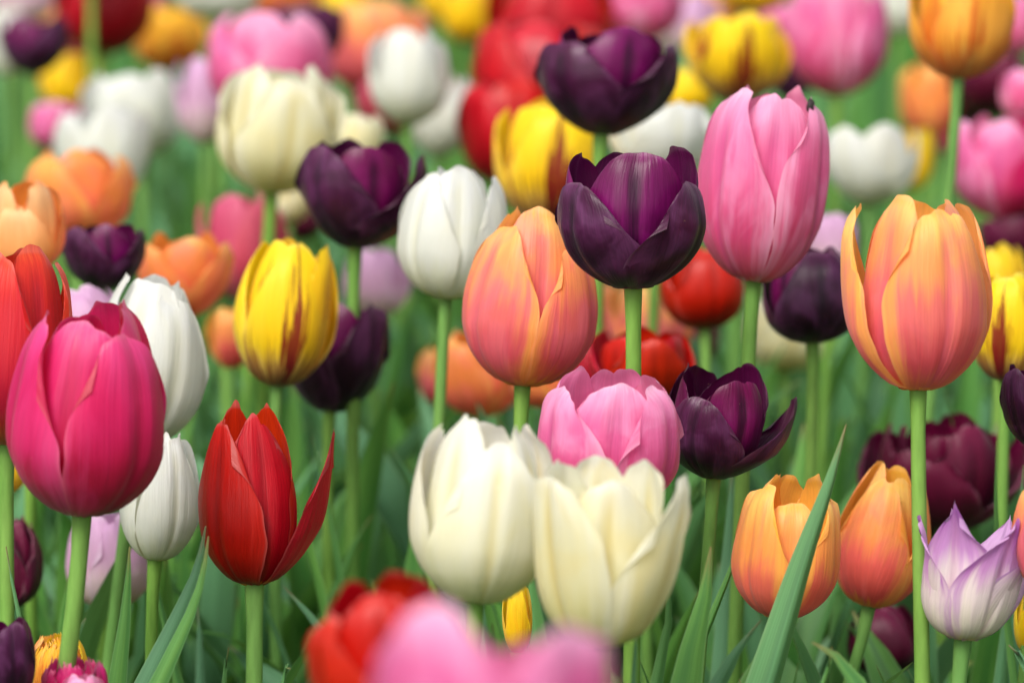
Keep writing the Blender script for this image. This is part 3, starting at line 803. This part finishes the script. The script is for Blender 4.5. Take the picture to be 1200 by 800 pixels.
tulip('purple', 'cup', (358, 80), (356, 6), 94, 1.6, 'blurred dark purple tulip right of the blurred pink one', GP)
tulip('peach', 'tall', (440, 112), (444, 2), 121, 1.66, 'blurred peach tulip at the top above the blurred white one', GO)
tulip('white', 'tall', (478, 146), (480, 34), 90, 1.42, 'blurred white tulip with a rose one behind it', GW)
tulip('rose', 'tall', (464, 156), (466, 82), 92, 1.5, 'blurred rose tulip behind the white one near the top', GPK)
tulip('white', 'tall', (514, 184), (518, 88), 66, 1.48, 'narrow blurred white tulip right of the white and rose pair', GW)
tulip('red', 'tall', (604, 220), (596, 88), 118, 1.44, 'blurred red tulip left of the flamed yellow one, lowest of the red cluster', GR)
tulip('red', 'tall', (636, 182), (634, 24), 150, 1.5, 'blurred red tulip left of the upper purple one, middle of the red cluster', GR)
tulip('red', 'tall', (644, 90), (646, -34), 148, 1.58, 'blurred red tulip cut by the top edge, highest of the red cluster', GR)
tulip('pink', 'tall', (742, 50), (742, -40), 112, 1.62, 'blurred pink tulip behind the upper purple one at the top edge', GPK)
tulip('yellow', 'tall', (546, 50), (548, -24), 58, 1.72, 'blurred yellow tulip at the top edge left of the red cluster', GY)
tulip('tangerine', 'tall', (588, 62), (586, -14), 67, 1.75, 'blurred orange tulip at the top edge behind the red cluster', GO)
tulip('yellow', 'tall', (884, 14), (884, -50), 90, 1.56, 'blurred yellow tulip cut by the top edge above the flamed one', GY)
tulip('pale_lilac', 'tall', (812, 64), (812, -6), 56, 1.7, 'blurred pale lilac tulip right of the upper purple one', GL)
tulip('purple', 'tall', (928, 118), (926, 40), 56, 1.56, 'blurred dark purple tulip left of the blurred pink one at the top', GP)
tulip('white', 'tall', (1052, 40), (1052, -40), 67, 1.7, 'blurred white tulip cut by the top edge left of the amber one', GW)
tulip('pink', 'tall', (1188, 66), (1190, -10), 69, 1.66, 'blurred pink tulip in the top right corner', GPK)
tulip('pale_lilac', 'tall', (28, 30), (26, -50), 72, 1.72, 'blurred pale lilac tulip cut by the top left corner', GL)
tulip('rose', 'tall', (76, 96), (76, 30), 56, 1.75, 'blurred rose tulip between the purple and deep red ones at top left', GPK)

tulip('yellow', 'tall', (107, -14), (107, -110), 80, 1.6, 'yellow tulip above the picture, its pale stem crossing the deep red one', GY, foot=0)
tulip('tangerine', 'tall', (330, 24), (330, -50), 84, 1.78, 'blurred orange tulip at the top edge behind the blurred purple and pink ones', GO)
tulip('pink', 'tall', (700, 40), (700, -30), 84, 1.74, 'blurred light pink tulip at the top edge right of the red cluster', GPK)
tulip('cream_orange', 'tall', (838, 30), (838, -30), 70, 1.85, 'blurred apricot tulip at the top edge left of the flamed yellow one', GO)
tulip('pink', 'tall', (916, 60), (918, 0), 64, 1.8, 'small blurred pink tulip between the flamed yellow and the larger blurred pink', GPK)
tulip('maroon', 'cup', (1144, 150), (1142, 88), 92, 1.62, 'blurred maroon tulip right of the thick stem at top right', GM)
tulip('rose', 'tall', (1112, 180), (1112, 110), 46, 1.72, 'small blurred rose tulip just right of the thick stem at top right', GPK)
tulip('yellow', 'tall', (402, 40), (402, -24), 54, 1.9, 'blurred yellow tulip at the top edge left of the blurred peach one', GY)
tulip('maroon', 'tall', (436, 130), (436, 70), 52, 1.74, 'dim maroon tulip left of the blurred white and rose pair', GM)
tulip('white', 'tall', (8, 90), (4, 8), 44, 1.66, 'blurred white tulip cut by the left edge beside the dark purple corner one', GW)
tulip('cream_orange', 'tall', (60, 50), (60, -8), 52, 1.86, 'blurred apricot tulip above the dark purple corner one', GO)
tulip('pink', 'tall', (166, 30), (168, -26), 50, 1.95, 'blurred pink tulip between the deep red and amber ones at the top edge', GPK)
tulip('purple', 'cup', (266, 418), (266, 364), 36, 1.3, 'small dim purple tulip between the large white and flamed yellow ones', GP)
tulip('maroon', 'tall', (352, 282), (350, 232), 54, 1.4, 'dim maroon tulip behind the left dark purple one', GM)
tulip('peach', 'tall', (516, 474), (514, 404), 46, 1.36, 'small blurred peach tulip touching the left side of the stem under clean white', GO)
tulip('yellow', 'tall', (520, 26), (520, -30), 54, 2.0, 'far yellow tulip at the top edge above the green gap', GY)
tulip('red', 'tall', (690, 20), (690, -40), 70, 1.9, 'far red tulip at the top edge behind the upper purple one', GR)
tulip('pale_lilac', 'tall', (780, 60), (780, 0), 46, 1.92, 'far lilac tulip right of the upper purple one near the top edge', GL)

# --- leaves of the front plants that the picture shows one by one
LR = random.Random(5)


def hero_leaf(root, pts, d, width_px, facing=0.0, fold=.6, twist=0.0, wpeak=.45, sheath=.7, dd=0.0):
    """leaf seen through the pixels pts (foot to tip), continued down to the ground; facing turns the blade about its length"""
    n = len(pts) - 1
    w = [P(x, y, d + dd * i / max(n, 1)) for i, (x, y) in enumerate(pts)]
    a, b_ = w[0], w[1]
    dr = (a - b_).normalized()
    low = a + dr * (.55 * a.z / max(-dr.z, .55))
    g = Vector((low.x + dr.x * .02, low.y, 0.0))
    allp = [g, low] + w
    out = []
    for i in range(len(allp) - 1):
        p0 = allp[max(i - 1, 0)]
        p1, p2 = allp[i], allp[i + 1]
        p3 = allp[min(i + 2, len(allp) - 1)]
        m = 8
        for k in range(m):
            t = k / m
            out.append(.5 * ((2 * p1) + (p2 - p0) * t + (2 * p0 - 5 * p1 + 4 * p2 - p3) * t * t + (3 * p1 - p0 - 3 * p2 + p3) * t ** 3))
    out.append(allp[-1])
    # even spacing along the length
    L = [0]
    for i in range(1, len(out)):
        L.append(L[-1] + (out[i] - out[i - 1]).length)
    q = np.linspace(0, L[-1], 40)
    arr = np.stack([np.interp(q, L, [p[k] for p in out]) for k in range(3)], 1)
    side = Vector((math.cos(facing), math.sin(facing), 0))
    add_leaf(root, arr, 1.25 * width_px / FPX * d * FOC, side, fold, LR, nu=9, nt=40, twist=twist, wpeak=wpeak, sheath=sheath)


hero_leaf(A_ORANGE_LOW, [(905, 800), (945, 660), (975, 565), (992, 497)], .97, 68, .45, 1.05, wpeak=.45)
hero_leaf(A_ORANGE_LOW, [(838, 810), (862, 766), (892, 726)], 1.05, 46, .2, .5)
hero_leaf(A_CREAM_R, [(800, 830), (812, 760), (826, 700), (833, 640)], .96, 66, .1, .4)
hero_leaf(A_PURPLE_LOW, [(832, 730), (858, 665), (866, 630), (871, 598)], 1.0, 24, .3, .8)
hero_leaf(A_PURPLE_LOW, [(850, 720), (856, 600), (858, 540)], 1.08, 32, 0, .5)
hero_leaf(A_RED, [(168, 810), (205, 730), (230, 670), (241, 616)], .98, 44, .2, .5)
hero_leaf(A_RED, [(185, 800), (222, 720), (238, 670), (244, 628)], .97, 36, -.2, .5)
hero_leaf(A_HOT, [(136, 810), (146, 730), (150, 680), (152, 640)], 1.02, 36, .1, .4)
hero_leaf(A_HOT, [(24, 730), (14, 680), (7, 640)], 1.0, 14, .1, .8)
hero_leaf(A_LILAC, [(1024, 850), (1004, 800), (978, 766), (952, 752)], .93, 50, .2, .5, sheath=.8, wpeak=.6)
hero_leaf(A_LILAC, [(960, 815), (970, 785), (975, 757)], .94, 22, .2, .9)
hero_leaf(A_LILAC, [(1178, 700), (1168, 610), (1168, 516)], 1.05, 18, .3, .6, wpeak=.3, sheath=1)
hero_leaf(A_LILAC, [(1185, 690), (1195, 600), (1200, 545)], 1.06, 18, .3, .6, sheath=1)
hero_leaf(A_LILAC, [(1215, 800), (1198, 772), (1182, 755)], .98, 34, .3, .8)
hero_leaf(A_CREAM_R, [(742, 810), (745, 760), (746, 720)], .93, 18, .2, .6)
hero_leaf(A_CREAM_R, [(772, 790), (785, 715), (768, 655)], 1.03, 26, .2, .6)
hero_leaf(A_WHITE_L, [(200, 760), (184, 690), (168, 640)], 1.06, 20, .2, .7)
hero_leaf(A_FRONT_RED, [(385, 720), (415, 640), (436, 604)], 1.16, 30, .3, .6)
hero_leaf(A_FRONT_RED, [(360, 720), (395, 600), (428, 550)], 1.22, 40, .2, .5)
hero_leaf(A_RED, [(330, 810), (333, 795), (340, 783)], .97, 16, .2, .7)
hero_leaf(A_RED, [(262, 810), (264, 785), (268, 758)], 1.02, 16, .2, .7)
hero_leaf(A_RED, [(235, 790), (234, 745), (231, 710)], 1.08, 26, .2, .6)

# black speck of rot on the rim of the tall pink tulip: a part of that flower
best = None
for ch in A_PINK.children:
    if ch.name.startswith('petal'):
        for v in ch.data.vertices:
            q = A_PINK.location + v.co - CAM
            z = q.dot(FWD)
            px, py = 600 + q.x / z * FPX, 400 - q.dot(UP) / z * FPX
            k = math.hypot(px - 948, py - 122) + 400 * (z - .99 * FOC)
            if best is None or k < best[0]:
                best = (k, v.co.copy())
V, F = [], []
nu_, nv_ = 9, 7
for i in range(nu_):
    for j in range(nv_):
        a, b_ = 2 * math.pi * i / (nu_ - 1), math.pi * (j + .02) / (nv_ - .96)
        r = .0016 * (1 + .3 * math.sin(3 * a + 2 * b_))
        V.append(best[1] + Vector((r * math.sin(b_) * math.cos(a), r * .6 * math.sin(b_) * math.sin(a) - .0004, 1.5 * r * math.cos(b_))))
T = NT('rot')
b = T.new("ShaderNodeBsdfPrincipled")
b.inputs['Base Color'].default_value = (.02, .012, .012, 1)
b.inputs['Roughness'].default_value = .7
o = T.new("ShaderNodeOutputMaterial")
T.l.new(b.outputs[0], o.inputs[0])
add_obj('rot_spot', make_mesh('rot_spot', np.array([list(p) for p in V]), grid_faces(nu_, nv_), None, T.m), A_PINK)
